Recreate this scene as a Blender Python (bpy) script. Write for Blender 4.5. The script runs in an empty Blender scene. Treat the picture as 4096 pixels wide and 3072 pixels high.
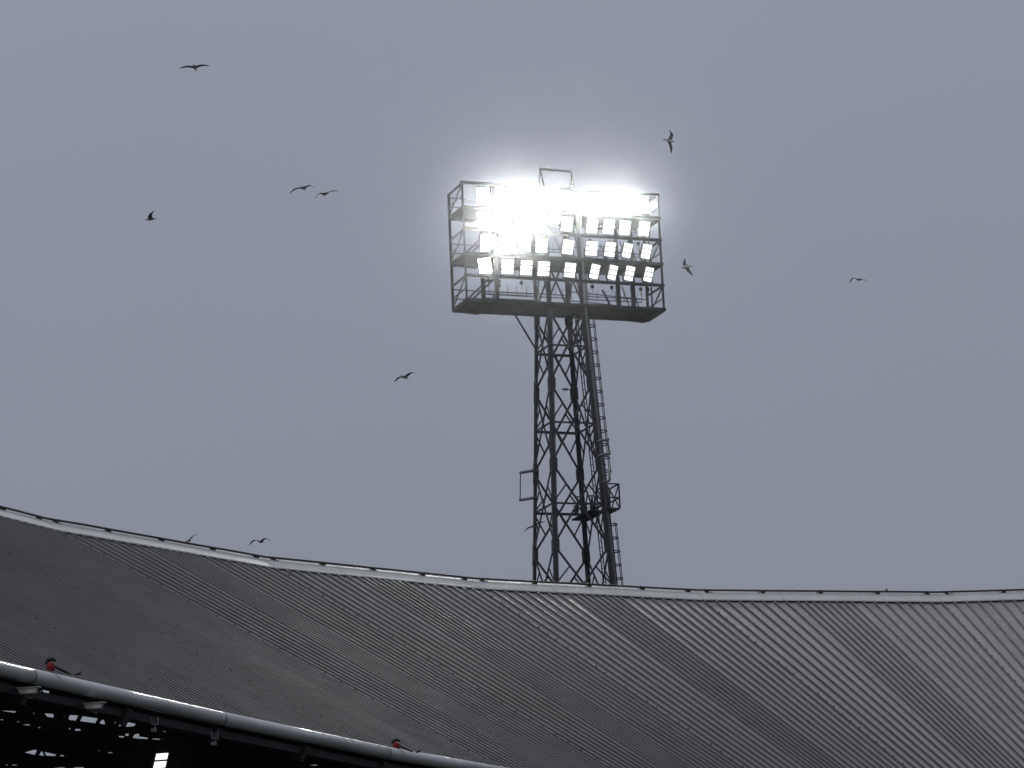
import bpy, math, random
from mathutils import Vector as V, Matrix

random.seed(7)
SC = bpy.context.scene
COL = SC.collection
R = math.radians

# ------------------------------------------------------------------ camera model
F, PITCH, ROLL = 13000.0, R(13.2), R(2.6)      # focal length in photo pixels (4096 wide)
_c, _s, _cp, _sp = math.cos(ROLL), math.sin(ROLL), math.cos(PITCH), math.sin(PITCH)


def sight(px, py):
    """direction in the world of a point of the photograph (used to survey the place)"""
    x, y = (px - 2048) / F, -(py - 1536) / F
    X, Y = x * _c + y * _s, -x * _s + y * _c
    return V((X, _cp - Y * _sp, _sp + Y * _cp))


# ------------------------------------------------------------------ materials
def mat(name, col, rough=0.6, metal=0.0, spec=0.5, noise=None, scale=3.0, bump=0.0, stretch=None):
    m = bpy.data.materials.new(name)
    m.use_nodes = True
    nt = m.node_tree
    b = nt.nodes['Principled BSDF']
    b.inputs['Base Color'].default_value = (*col, 1)
    b.inputs['Roughness'].default_value = rough
    b.inputs['Metallic'].default_value = metal
    b.inputs['Specular IOR Level'].default_value = spec
    if noise:
        tc = nt.nodes.new('ShaderNodeTexCoord')
        mp = nt.nodes.new('ShaderNodeMapping')
        if stretch:
            mp.inputs['Scale'].default_value = stretch
        n = nt.nodes.new('ShaderNodeTexNoise')
        n.inputs['Scale'].default_value = scale
        n.inputs['Detail'].default_value = 6
        n.inputs['Roughness'].default_value = 0.65
        cr = nt.nodes.new('ShaderNodeValToRGB')
        cr.color_ramp.elements[0].position = 0.35
        cr.color_ramp.elements[1].position = 0.68
        cr.color_ramp.elements[0].color = (*col, 1)
        cr.color_ramp.elements[1].color = (*noise, 1)
        nt.links.new(tc.outputs['Object'], mp.inputs['Vector'])
        nt.links.new(mp.outputs['Vector'], n.inputs['Vector'])
        nt.links.new(n.outputs['Fac'], cr.inputs['Fac'])
        nt.links.new(cr.outputs['Color'], b.inputs['Base Color'])
        mr = nt.nodes.new('ShaderNodeMapRange')
        mr.inputs['To Min'].default_value = max(0.05, rough - 0.1)
        mr.inputs['To Max'].default_value = min(1, rough + 0.15)
        nt.links.new(n.outputs['Fac'], mr.inputs['Value'])
        nt.links.new(mr.outputs['Result'], b.inputs['Roughness'])
        if bump:
            bp = nt.nodes.new('ShaderNodeBump')
            bp.inputs['Strength'].default_value = bump
            nt.links.new(n.outputs['Fac'], bp.inputs['Height'])
            nt.links.new(bp.outputs['Normal'], b.inputs['Normal'])
    return m


def glow(name, col, strength):
    m = bpy.data.materials.new(name)
    m.use_nodes = True
    nt = m.node_tree
    b = nt.nodes['Principled BSDF']
    b.inputs['Base Color'].default_value = (.6, .6, .6, 1)
    b.inputs['Emission Color'].default_value = (*col, 1)
    b.inputs['Emission Strength'].default_value = strength
    return m


M = dict(
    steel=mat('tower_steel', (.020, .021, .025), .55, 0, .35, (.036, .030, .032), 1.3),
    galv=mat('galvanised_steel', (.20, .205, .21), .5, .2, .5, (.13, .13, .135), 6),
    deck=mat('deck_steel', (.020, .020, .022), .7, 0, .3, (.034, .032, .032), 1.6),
    sheet=mat('roof_sheet_metal', (.305, .287, .262), .42, .72, .5, (.25, .236, .217), .5),
    sheet_dull=mat('roof_sheet_metal_dull', (.28, .265, .245), .46, .7, .5, (.225, .215, .20), .9),
    sheet_fresh=mat('roof_sheet_metal_fresh', (.325, .306, .28), .40, .72, .5, (.27, .255, .236), .7),
    seam=mat('shaded_seam_metal', (.168, .163, .162), .6, .0, .3, (.130, .126, .126), .8),  # shade of the rib sides put into the colour, darker than the sheets
    cap=mat('pale_flashing', (.50, .51, .49), .55, 0, .35, (.42, .43, .41), .9),
    pipe=mat('dark_red_pipe', (.035, .018, .016), .6, 0, .3, (.055, .045, .043), .8),
    tube=mat('pale_tube_paint', (.52, .52, .52), .25, 0, .9, (.44, .44, .44), .7),
    collar=mat('tube_joint_grey', (.12, .12, .125), .5),
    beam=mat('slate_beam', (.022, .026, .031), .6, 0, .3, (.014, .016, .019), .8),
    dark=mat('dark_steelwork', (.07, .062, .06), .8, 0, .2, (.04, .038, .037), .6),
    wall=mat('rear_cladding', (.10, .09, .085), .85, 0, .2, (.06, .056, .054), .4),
    casing=mat('lamp_casing', (.05, .05, .052), .5, .3, .4),
    led=glow('led_panel_lit', (1.0, 1.0, .97), 1.3),
    ledmid=glow('led_panel_lit_medium', (1.0, 1.0, .95), 30),
    ledhot=glow('led_panel_lit_bright', (1.0, 1.0, .94), 410),
    flood=glow('stand_lamp_lit', (1.0, 1.0, .93), 1.6),
    white=mat('off_white_paint', (.62, .60, .55), .5, 0, .4, (.5, .48, .44), 4),
    red=mat('red_plastic', (.26, .008, .012), .6, 0, .3, (.16, .008, .010), 14),
    clip=mat('clip_metal', (.06, .058, .058), .6, 0, .3, (.09, .08, .075), 3),
    black=mat('black_rubber', (.012, .010, .010), .6),
    fbody=mat('gull_white_feathers', (.46, .46, .45), .9, 0, .1, (.34, .34, .33), 9),
    fwing=mat('gull_grey_feathers', (.10, .10, .105), .9, 0, .1, (.065, .065, .07), 12),
    ftip=mat('gull_black_feathers', (.012, .012, .013), .9, 0, .1),
    fbill=mat('bird_bill', (.10, .07, .03), .6),
    fdark=mat('dark_bird_feathers', (.028, .026, .028), .9, 0, .1, (.018, .017, .018), 12),
    fgrey=mat('pigeon_grey_feathers', (.12, .115, .12), .9, 0, .1),
    bowl=mat('dark_seats_concrete', (.05, .045, .045), .8, 0, .2, (.09, .085, .08), .3),
    ground=mat('pitch_and_ground', (.035, .05, .025), .95, 0, .1, (.05, .052, .045), .05),
)


# ------------------------------------------------------------------ mesh builder
def basis(d, hint):
    d = d.normalized()
    h = V(hint)
    if abs(d.dot(h.normalized())) > .98:
        h = V((1, 0, 0)) if abs(d.x) < .9 else V((0, 1, 0))
    x = d.cross(h).normalized()
    y = x.cross(d).normalized()
    return d, x, y


class MB:
    def __init__(self):
        self.v, self.f, self.mi = [], [], []

    def add(self, vs, fs, mi=0):
        o = len(self.v)
        self.v += [V(p) for p in vs]
        self.f += [[i + o for i in q] for q in fs]
        self.mi += [mi] * len(fs)
        return self

    def prism(self, prof, a, b, hint=(0, 0, 1), mi=0):
        """profile [(x,y)] swept straight from a to b; y of the profile lies along hint"""
        a, b = V(a), V(b)
        d, x, y = basis(b - a, hint)
        n = len(prof)
        vs = [p + x * q[0] + y * q[1] for p in (a, b) for q in prof]
        fs = [[i, (i + 1) % n, n + (i + 1) % n, n + i] for i in range(n)]
        fs += [list(range(n))[::-1], list(range(n, 2 * n))]
        return self.add(vs, fs, mi)

    def bar(self, a, b, w, h=None, hint=(0, 0, 1), mi=0):
        h = h or w
        w, h = w / 2, h / 2
        return self.prism([(-w, -h), (w, -h), (w, h), (-w, h)], a, b, hint, mi)

    def angle(self, a, b, w, t, hint, mi=0):
        """equal-leg angle section, heel at the axis"""
        return self.prism([(0, 0), (w, 0), (w, t), (t, t), (t, w), (0, w)], a, b, hint, mi)

    def tube(self, pts, r, n=8, mi=0, closed=False):
        pts = [V(p) for p in pts]
        m = len(pts)
        rings, prev = [], None
        for i, p in enumerate(pts):
            if closed:
                d = pts[(i + 1) % m] - pts[i - 1]
            else:
                d = pts[min(i + 1, m - 1)] - pts[max(i - 1, 0)]
            d, x, y = basis(d, prev if prev is not None else (0, 0, 1))
            prev = y
            rr = r[i] if isinstance(r, (list, tuple)) else r
            rings.append([p + (x * math.cos(2 * math.pi * k / n) + y * math.sin(2 * math.pi * k / n)) * rr for k in range(n)])
        vs = [q for g in rings for q in g]
        fs = []
        for i in range(m if closed else m - 1):
            j = (i + 1) % m
            for k in range(n):
                fs.append([i * n + k, i * n + (k + 1) % n, j * n + (k + 1) % n, j * n + k])
        if not closed:
            fs += [list(range(n))[::-1], [(m - 1) * n + k for k in range(n)]]
        return self.add(vs, fs, mi)

    def box(self, c, sx, sy, sz, ax=None, mi=0):
        c = V(c)
        X, Y, Z = ax or (V((1, 0, 0)), V((0, 1, 0)), V((0, 0, 1)))
        vs = [c + X * (i * sx / 2) + Y * (j * sy / 2) + Z * (k * sz / 2) for i in (-1, 1) for j in (-1, 1) for k in (-1, 1)]
        fs = [[0, 1, 3, 2], [4, 6, 7, 5], [0, 4, 5, 1], [2, 3, 7, 6], [0, 2, 6, 4], [1, 5, 7, 3]]
        return self.add(vs, fs, mi)

    def build(self, name, mats, parent=None, smooth=False, at=None, bevel=0):
        me = bpy.data.meshes.new(name)
        inv = parent.matrix_world.inverted() if parent else None
        vs = self.v
        if at is not None:
            vs = [p - V(at) for p in vs]
        me.from_pydata([tuple(p) for p in vs], [], self.f)
        for m in (mats if isinstance(mats, (list, tuple)) else [mats]):
            me.materials.append(m)
        me.polygons.foreach_set('material_index', self.mi)
        me.update()
        import bmesh
        bm = bmesh.new()
        bm.from_mesh(me)
        bmesh.ops.recalc_face_normals(bm, faces=bm.faces)
        if bevel:
            bmesh.ops.bevel(bm, geom=bm.edges[:], offset=bevel, segments=2, affect='EDGES')
        bm.to_mesh(me)
        bm.free()
        if smooth:
            me.polygons.foreach_set('use_smooth', [True] * len(me.polygons))
        o = bpy.data.objects.new(name, me)
        COL.objects.link(o)
        if at is not None:
            o.location = at
        if parent:
            o.parent = parent
            o.matrix_parent_inverse = inv
        return o


def empty(name, loc=(0, 0, 0), parent=None):
    o = bpy.data.objects.new(name, None)
    COL.objects.link(o)
    o.location = loc
    o.empty_display_size = .5
    if parent:
        o.parent = parent
    return o


def tag(o, label, cat, group=None):
    o['label'] = label
    o['category'] = cat
    if group:
        o['group'] = group
    return o


# ------------------------------------------------------------------ the setting
mb = MB()
mb.add([(-900, -400, -14), (900, -400, -14), (900, 1200, -14), (-900, 1200, -14)], [[0, 1, 2, 3]])
g = mb.build('ground', M['ground'])
g['kind'] = 'structure'

# the seating bowl the picture was taken from: terraces round the pitch, behind and beside the camera
mb = MB()
prof = [(34, -14), (34, -12.6)]
for i in range(24):
    r0 = 35 + i * 1.9
    prof += [(r0, -12.6 + i * 1.2), (r0, -11.9 + i * 1.2)] if r0 > 54 or r0 < 46 else []
prof += [(82, 17), (82, 24), (86, 24), (86, -14)]
vs, fs, n = [], [], len(prof)
NA = 48
for i in range(NA + 1):
    a = R(168 + 204 * i / NA)
    vs += [(31 + r * math.cos(a), 40 + r * math.sin(a), z) for r, z in prof]
for i in range(NA):
    fs += [[i * n + j, i * n + j + 1, (i + 1) * n + j + 1, (i + 1) * n + j] for j in range(n - 1)]
mb.add(vs, fs)
g = mb.build('terrain_seating_bowl', M['bowl'])
g['kind'] = 'structure'

# ================================================================== STADIUM STAND
H_RIDGE, SLOPE, DEPTH = 24.0, .573, 19.5
CX, CY, RAD = 31.447, 95.451, 56.684
J, TAN = {}, {}
for k, a in enumerate((150.32, 137.39, 125.89, 114.10, 102.0, 90.0, 78.0)):
    J[k] = V((CX + RAD * math.cos(R(a)), CY + RAD * math.sin(R(a)), H_RIDGE))
    TAN[k] = a - 90
TAN[0] = 60.6


def step(p, deg, L=11.3):
    return p - V((math.cos(R(deg)), math.sin(R(deg)), 0)) * L


J[-1] = step(J[0], 63.5); TAN[-1] = 68.0
J[-2] = step(J[-1], 67.0); TAN[-2] = 68.2
J[-3] = step(J[-2], 68.4); TAN[-3] = 69.0
J[-4] = step(J[-3], 70.0); TAN[-4] = 70.0
KS = sorted(J)
INW = {k: V((math.sin(R(TAN[k])), -math.cos(R(TAN[k])), 0)) for k in KS}
DOWN = {k: INW[k] + V((0, 0, -SLOPE)) for k in KS}
I = {k: J[k] + DOWN[k] * DEPTH for k in KS}

stand = empty('stadium_stand', (J[0].x, J[0].y, -14))
bpy.context.view_layer.update()
tag(stand, 'curved stadium stand with ribbed grey metal roof and pale tubular inner edge', 'stadium stand')

WIDE, NARROW = 8, 7
UN = 2 * WIDE + .67 * NARROW


def seams(narrow):
    w = [1.0] * WIDE + [narrow] * NARROW + [1.0] * WIDE
    t = sum(w)
    o, acc = [0.0], 0
    for q in w:
        acc += q
        o.append(acc / t)
    return o


S_TOP, S_BOT = seams(.67), seams(.74)
clip_pts = []
for k in KS[:-1]:
    a, b, ia, ib = J[k], J[k + 1], I[k], I[k + 1]
    nrm = (b - a).cross(ia - a).normalized()
    if nrm.z < 0:
        nrm = -nrm
    mb = MB()
    rib = .5
    lines = []
    for st, sb in zip(S_TOP, S_BOT):
        p = a.lerp(b, st)
        q = ia.lerp(ib, sb)
        d = (q - p) / DEPTH
        lines.append((p - d * .55, q + d * .05))
    along = (b - a).normalized()
    for i in range(len(lines)):
        p, q = lines[i]
        # the seam: narrow upstand with a folded bead on top
        if i < len(lines) - 1 or k == KS[-2]:
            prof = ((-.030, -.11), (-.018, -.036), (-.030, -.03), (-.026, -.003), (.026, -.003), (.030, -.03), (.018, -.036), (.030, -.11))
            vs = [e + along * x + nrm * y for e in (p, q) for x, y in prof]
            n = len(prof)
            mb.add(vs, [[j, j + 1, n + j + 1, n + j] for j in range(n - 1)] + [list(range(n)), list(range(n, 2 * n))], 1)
        if i < len(lines) - 1:
            p2, q2 = lines[i + 1]
            m = 6
            vs, fs = [], []
            for j in range(m + 1):
                u = j / m
                dip = -.112 + random.uniform(-.004, .004)
                e0, e1 = p.lerp(q, u), p2.lerp(q2, u)
                vs += [e0 - nrm * .1, e0.lerp(e1, .5) + nrm * dip, e1 - nrm * .1]
            for j in range(m):
                for c in range(2):
                    fs.append([3 * j + c, 3 * j + c + 1, 3 * j + c + 4, 3 * j + c + 3])
            # underside 7 cm below makes the sheet a real slab
            o = len(vs)
            vs += [p - nrm * .17, p2 - nrm * .17, q2 - nrm * .17, q - nrm * .17]
            fs += [[o, o + 1, o + 2, o + 3], [3 * m, 3 * m + 1, 3 * m + 2, o + 2, o + 3], [0, 1, 2, o + 1, o]]
            mb.add(vs, fs, random.choice((0, 0, 2, 3)))
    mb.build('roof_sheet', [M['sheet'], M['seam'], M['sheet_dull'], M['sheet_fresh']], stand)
    # clips along the seam at each joint
    p, q = lines[0]
    d = (q - p).normalized()
    n_cl = int((q - p).length / .76)
    for j in range(2, n_cl):
        if random.random() < .07:
            continue
        clip_pts.append((k, p + d * (j * .76 + .1 + random.uniform(-.07, .07)) - nrm * random.uniform(.015, .035), d, nrm, along))

# pale cap along the ridge, one length per bay
def cap_pt(k, t, lift):
    return J[k] + DOWN[k] * t + V((0, 0, lift))


for k in KS[:-1]:
    mb = MB()
    nsub = 3
    for s in range(nsub):                     # three lengths with a visible lap
        u0, u1 = s / nsub, (s + 1) / nsub
        rows = [(.01, -.035), (0, .008), (-.46, .065), (-.48, .115), (-.66, .115), (-.68, -.40)]
        lap = .006 * (s % 2)
        vs = []
        for (t, z) in rows:
            A, B = cap_pt(k, t, z + lap), cap_pt(k + 1, t, z + lap)
            vs += [A.lerp(B, u0 + .0006), A.lerp(B, u1 - .0006)]
        fs = [[2 * i, 2 * i + 1, 2 * i + 3, 2 * i + 2] for i in range(len(rows) - 1)]
        fs.append([10, 11, 1, 0])
        mb.add(vs, fs)
    mb.build('ridge_flashing', M['cap'], stand)

# pipe along the ridge on brackets
PT, PZ = -.55, .215
pts = [cap_pt(k, PT, PZ) for k in KS]
fine = []
for i in range(len(pts) - 1):
    for s in range(6):
        fine.append(pts[i].lerp(pts[i + 1], s / 6) + V((0, 0, random.uniform(-.008, .008))))
fine.append(pts[-1])
MB().tube(fine, .047, 8).build('ridge_pipe', M['pipe'], stand, smooth=True)
bracket_me = None
for k in KS[:-1]:
    for u in (.04, .27, .51, .75, .96):
        A = cap_pt(k, PT, 0).lerp(cap_pt(k + 1, PT, 0), u)
        al = (J[k + 1] - J[k]).normalized()
        side = al.cross(V((0, 0, 1)))
        ax = (al, side, V((0, 0, 1)))
        mb = MB()
        mb.box(A + V((0, 0, .13)), .13, .15, .10, ax)
        mb.box(A + V((0, 0, .17)) + al * -.02, .18, .17, .03, ax)
        sg = 1 if u < .1 else -1
        mb.bar(A + al * (.05 * sg) + V((0, 0, .10)), A + al * (.24 * sg) + V((0, 0, .095)), .1, .02)
        mb.bar(A + al * (.225 * sg) + V((0, 0, .09)), A + al * (.225 * sg) + V((0, 0, .19)), .03)
        mb.build('pipe_bracket', M['pipe'], stand)

# seam clips: a hundred as parts, the rest as one
vis = []
for c in clip_pts:
    p = c[1]
    fw = p.y * _cp + p.z * _sp
    Yc = (-p.y * _sp + p.z * _cp) / fw
    Xc = p.x / fw
    px, py = 2048 + F * (Xc * _c - Yc * _s), 1536 - F * (Xc * _s + Yc * _c)
    if -60 < px < 4160 and py < 3110:
        vis.append((fw, c))
vis.sort(key=lambda t: t[0])
rest = MB()


def clip_mesh(mb, p, d, n, al):
    ax = (d, al, n)
    mb.box(p + n * .026, .035, .06, .032, ax)
    mb.box(p + n * .06 + d * .012, .02, .024, .05, ax)
    return mb


for i, (fw, (k, p, d, n, al)) in enumerate(vis):
    if i < 100:
        clip_mesh(MB(), p, d, n, al).build('seam_clip', M['clip'], stand)
    else:
        clip_mesh(rest, p, d, n, al)
o = rest.build('seam_clip', M['clip'], stand)
o['kind'] = 'stuff'

# pale tube along the inner edge, one length per bay, with joint collars
TR = .205


def inner(k, t, dz):
    return I[k] + INW[k] * t + V((0, 0, dz))


TUBE_T, TUBE_Z = .12, -.12
for k in KS[:-1]:
    A, B = inner(k, TUBE_T, TUBE_Z), inner(k + 1, TUBE_T, TUBE_Z)
    d = (B - A).normalized()
    MB().tube([A + d * .05, B - d * .05], TR, 40).build('edge_tube', M['tube'], stand, smooth=True)
for k in KS:
    A = inner(k, TUBE_T, TUBE_Z)
    d = (I[min(k + 1, KS[-1])] - I[max(k - 1, KS[0])]).normalized()
    mb = MB()
    mb.tube([A - d * .05, A + d * .05], TR - .012, 40)
    mb.box(A + V((0, 0, TR + .03)) - INW[k] * .12, .12, .1, .1, (d, INW[k], V((0, 0, 1))))
    mb.build('tube_collar', M['collar'], stand, smooth=False)
# gutter edge between sheet and tube
mb = MB()
for k in KS[:-1]:
    for A, B in ((inner(k, -.12, -.24), inner(k + 1, -.12, -.24)),):
        mb.bar(A, B, .24, .16)
mb.build('gutter', M['dark'], stand)

# slate ring beam under the tube, rafters, purlins and the rear wall
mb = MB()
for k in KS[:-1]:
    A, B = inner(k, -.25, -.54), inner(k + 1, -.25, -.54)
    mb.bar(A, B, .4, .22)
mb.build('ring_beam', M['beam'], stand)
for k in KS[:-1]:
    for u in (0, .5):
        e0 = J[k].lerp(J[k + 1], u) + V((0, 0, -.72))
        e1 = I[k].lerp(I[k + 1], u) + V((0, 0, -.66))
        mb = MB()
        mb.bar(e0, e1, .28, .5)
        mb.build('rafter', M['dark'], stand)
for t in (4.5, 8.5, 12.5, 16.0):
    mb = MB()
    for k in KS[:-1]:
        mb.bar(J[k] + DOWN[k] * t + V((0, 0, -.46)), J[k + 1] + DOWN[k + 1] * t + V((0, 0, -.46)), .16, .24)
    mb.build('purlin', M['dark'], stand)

# gaps of daylight between the steelwork and cladding at the back of the stand (surveyed)
GA = [[(0, 270), (48, 270), (48, 300), (0, 290)], [(350, 310), (385, 310), (380, 350)], [(445, 325), (500, 340), (450, 348)],
      [(555, 350), (590, 355), (565, 405), (530, 400)], [(660, 375), (810, 408), (790, 460), (630, 440)],
      [(1030, 465), (1085, 475), (1060, 483), (1020, 478)], [(980, 522), (1090, 528), (1075, 548), (1010, 540)],
      [(290, 605), (345, 605), (340, 625), (300, 620)], [(10, 730), (270, 745), (240, 772), (60, 745)],
      [(515, 765), (545, 765), (580, 815), (550, 805)], [(705, 778), (868, 788), (870, 852), (750, 832)],
      [(990, 800), (1005, 800), (985, 840), (975, 835)], [(1035, 800), (1055, 802), (1022, 872), (1008, 868)],
      [(1120, 805), (1265, 812), (1225, 898), (1085, 880)], [(1325, 822), (1580, 858), (1540, 938), (1280, 905)],
      [(1640, 878), (1680, 885), (1703, 960), (1592, 942)], [(1835, 910), (1875, 915), (1850, 965)],
      [(1930, 940), (1960, 985), (1905, 985)], [(0, 868), (62, 880), (50, 892), (0, 885)], [(260, 920), (290, 905), (340, 918)],
      [(345, 958), (490, 955), (470, 980)], [(600, 1010), (630, 995), (685, 1025)],
      [(1070, 1005), (1140, 1018), (1140, 1045), (1110, 1035)], [(1215, 1025), (1310, 1035), (1290, 1060), (1195, 1055)],
      [(1400, 1047), (1460, 1052), (1440, 1062)], [(1905, 1140), (2000, 1145), (2000, 1172), (1910, 1165)],
      [(390, 1410), (555, 1362), (605, 1372), (565, 1450)], [(660, 1385), (910, 1440), (895, 1468), (620, 1455)],
      [(965, 1447), (1040, 1455), (1040, 1472), (955, 1468)], [(1230, 1310), (1270, 1316), (1262, 1324), (1228, 1318)],
      [(1460, 1350), (1500, 1346), (1490, 1358)], [(1570, 1368), (1615, 1376), (1610, 1384), (1568, 1378)],
      [(1730, 1400), (1820, 1412), (1815, 1425), (1725, 1412)], [(185, 1605), (280, 1605), (270, 1617), (184, 1617)],
      [(85, 1603), (130, 1605), (120, 1622), (90, 1618)], [(850, 1655), (1065, 1646), (1000, 1664)],
      [(1185, 1650), (1360, 1645), (1340, 1664), (1190, 1664)]]
GB = [[(0, 375), (125, 402), (100, 428), (0, 435)], [(690, 428), (705, 418), (725, 440), (690, 442)],
      [(930, 448), (942, 450), (940, 475), (918, 470)], [(975, 458), (1020, 462), (1015, 474), (980, 470)],
      [(1055, 475), (1122, 488), (1115, 500), (1050, 495)], [(1185, 525), (1196, 528), (1193, 552), (1184, 550)],
      [(1240, 532), (1342, 540), (1330, 578), (1230, 562)], [(1372, 545), (1385, 583), (1362, 580)],
      [(1415, 552), (1472, 565), (1455, 592), (1418, 585)], [(0, 512), (48, 510), (40, 535), (0, 535)],
      [(100, 520), (160, 510), (162, 541), (78, 560)], [(168, 542), (260, 555), (255, 571), (90, 562)],
      [(300, 563), (420, 570), (410, 580), (300, 573)], [(1965, 865), (2130, 853), (2100, 882), (1970, 882)],
      [(1195, 798), (1225, 800), (1218, 818)], [(410, 483), (460, 484), (455, 490), (412, 488)]]
GAPS = [[(x * .24839, 2660 + y * .24839) for x, y in q] for q in GA] + [[(500 + x * .36166, 2750 + y * .36166) for x, y in q] for q in GB]
WALL_T = .35
Z0W, Z1W = -14.0, 23.0


def clip_poly(poly, lo, hi):
    for sgn, lim in ((1, lo), (-1, -hi)):
        out = []
        for i in range(len(poly)):
            a, b = poly[i - 1], poly[i]
            ia_, ib_ = sgn * a[0] >= lim, sgn * b[0] >= lim
            if ia_ != ib_:
                t = (lim / sgn - a[0]) / (b[0] - a[0])
                out.append((lim / sgn, a[1] + t * (b[1] - a[1])))
            if ib_:
                out.append(b)
        poly = out
        if len(poly) < 3:
            return []
    return poly


import bmesh
for k in KS[:-1]:
    A, B = J[k] + INW[k] * WALL_T, J[k + 1] + INW[k + 1] * WALL_T
    al = V((B.x - A.x, B.y - A.y, 0))
    L = al.length
    al /= L
    nn = V((-al.y, al.x, 0))
    holes = []
    for gp in GAPS:
        poly = []
        for q in gp:
            d = sight(*q)
            den = d.x * nn.x + d.y * nn.y
            t = (A.x * nn.x + A.y * nn.y) / den if abs(den) > 1e-6 else -1
            if t <= 0:
                poly = []
                break
            p = d * t
            poly.append(((p.x - A.x) * al.x + (p.y - A.y) * al.y, p.z))
        if len(poly) < 3:
            continue
        poly = clip_poly(poly, .03, L - .03)
        if len(poly) >= 3 and max(p[1] for p in poly) < Z1W - .05:
            area = abs(sum(poly[i - 1][0] * poly[i][1] - poly[i][0] * poly[i - 1][1] for i in range(len(poly)))) / 2
            if area > .003:
                holes.append(poly)
    bm = bmesh.new()
    for loop in [[(0, Z0W), (L, Z0W), (L, Z1W), (0, Z1W)]] + holes:
        vs = [bm.verts.new((A.x + al.x * s, A.y + al.y * s, z)) for s, z in loop]
        for i in range(len(vs)):
            bm.edges.new((vs[i - 1], vs[i]))
    bmesh.ops.triangle_fill(bm, edges=bm.edges[:], use_beauty=True, use_dissolve=False, normal=nn)
    bmesh.ops.recalc_face_normals(bm, faces=bm.faces)
    me = bpy.data.meshes.new('rear_wall')
    bm.to_mesh(me)
    bm.free()
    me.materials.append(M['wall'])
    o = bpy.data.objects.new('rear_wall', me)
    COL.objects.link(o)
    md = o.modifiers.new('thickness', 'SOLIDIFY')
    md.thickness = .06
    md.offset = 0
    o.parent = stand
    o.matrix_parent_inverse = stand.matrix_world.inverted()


for k in KS[2:6]:
    for z, t in ((18.3, .55), (16.95, .5), (15.6, .6), (14.9, .5)):
        mb = MB()
        A, B = J[k] + INW[k] * t, J[k + 1] + INW[k + 1] * t
        mb.bar(V((A.x, A.y, z)), V((B.x, B.y, z)), .2, .16)
        if z in (18.3, 15.6):
            for i in range(8):
                u = (i + .3) / 8
                P_ = A.lerp(B, u)
                Q_ = A.lerp(B, u + .06)
                mb.bar(V((P_.x, P_.y, z)), V((Q_.x, Q_.y, z - 1.3 if z > 17 else z - .7)), .05, .06)
        mb.build('wall_girt', M['dark'], stand)


def on_inner(px, py, t):
    """point where a surveyed sight line meets the vertical face that runs t metres inside the inner edge"""
    d = sight(px, py)
    best = None
    for k in KS[:-1]:
        A, B = inner(k, t, 0), inner(k + 1, t, 0)
        al = V((B.x - A.x, B.y - A.y, 0))
        L = al.length
        al /= L
        nn = V((-al.y, al.x, 0))
        tt = (A.x * nn.x + A.y * nn.y) / (d.x * nn.x + d.y * nn.y)
        p = d * tt
        s = (p - A).dot(al)
        if -.5 < s < L + .5 and (best is None or tt < best[0]):
            best = (tt, p, al)
    return best[1], best[2]


# pale fittings on the ring beam
for (px, py, kind, lab) in ((115, 2764, 0, 'pale wedge-shaped camera housing on the ring beam, nearer the left edge'),
                            (378, 2825, 0, 'pale wedge-shaped camera housing on the ring beam, clear of any gap'),
                            (622, 2884, 1, 'pale square camera bracket on the ring beam, above the lit twin-panel lamp'),
                            (861, 2940, 1, 'pale square camera bracket on the ring beam, below the tube joint with the bright glint')):
    p, al = on_inner(px, py, .32)
    ow = V((-al.y, al.x, 0))
    if ow.dot(INW[-2]) < 0:
        ow = -ow
    o = empty('camera_housing', p)
    bpy.context.view_layer.update()
    tag(o, lab, 'camera housing', 'pale fittings under the roof edge')
    if kind == 0:
        x = V((.98, -.15, 0)).normalized()      # the housing points along the stand
        y = V((0, 0, 1)).cross(x)
        mb = MB()
        z = V((0, 0, 1))
        pr = [(-.27, .07), (.25, .07), (.20, -.03), (.19, -.075), (-.20, -.075), (-.25, -.02)]
        vs = [p + x * a + z * b + y * c for c in (-.085, .085) for a, b in pr]
        n = len(pr)
        mb.add(vs, [[i, (i + 1) % n, n + (i + 1) % n, n + i] for i in range(n)] + [list(range(n))[::-1], list(range(n, 2 * n))])
        mb.build('casing', M['white'], o, bevel=.008)
        mb = MB()
        mb.box(p + z * .085, .62, .22, .02, (x, y, z))
        mb.build('sun_shield', M['white'], o)
        mb = MB()
        mb.tube([p - x * .1 - z * .07, p - x * .1 - z * .14, p - x * .02 - z * .17, p + y * .25 - z * .17], .018, 6)
        mb.build('bracket', M['galv'], o, smooth=True)
    else:
        z = V((0, 0, 1))
        x = V((1, 0, 0))
        y = V((0, 1, 0))
        mb = MB()
        mb.box(p - z * .03, .15, .3, .17, (x, y, z))
        mb.build('casing', M['casing'], o, bevel=.01)
        mb = MB()
        for a, b in (((-.09, .1), (-.09, -.12)), ((-.09, -.12), (.09, -.12)), ((.09, -.12), (.09, .1))):
            mb.bar(p + x * a[0] + z * a[1] - y * .16, p + x * b[0] + z * b[1] - y * .16, .022, .05, (0, 1, 0))
        mb.bar(p - z * .12 - y * .1, p - z * .27 - y * .1, .04)
        mb.bar(p - z * .27 - y * .16 - x * .11, p - z * .27 - y * .16 + x * .05, .035, .1)
        mb.build('bracket', M['galv'], o)

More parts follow.
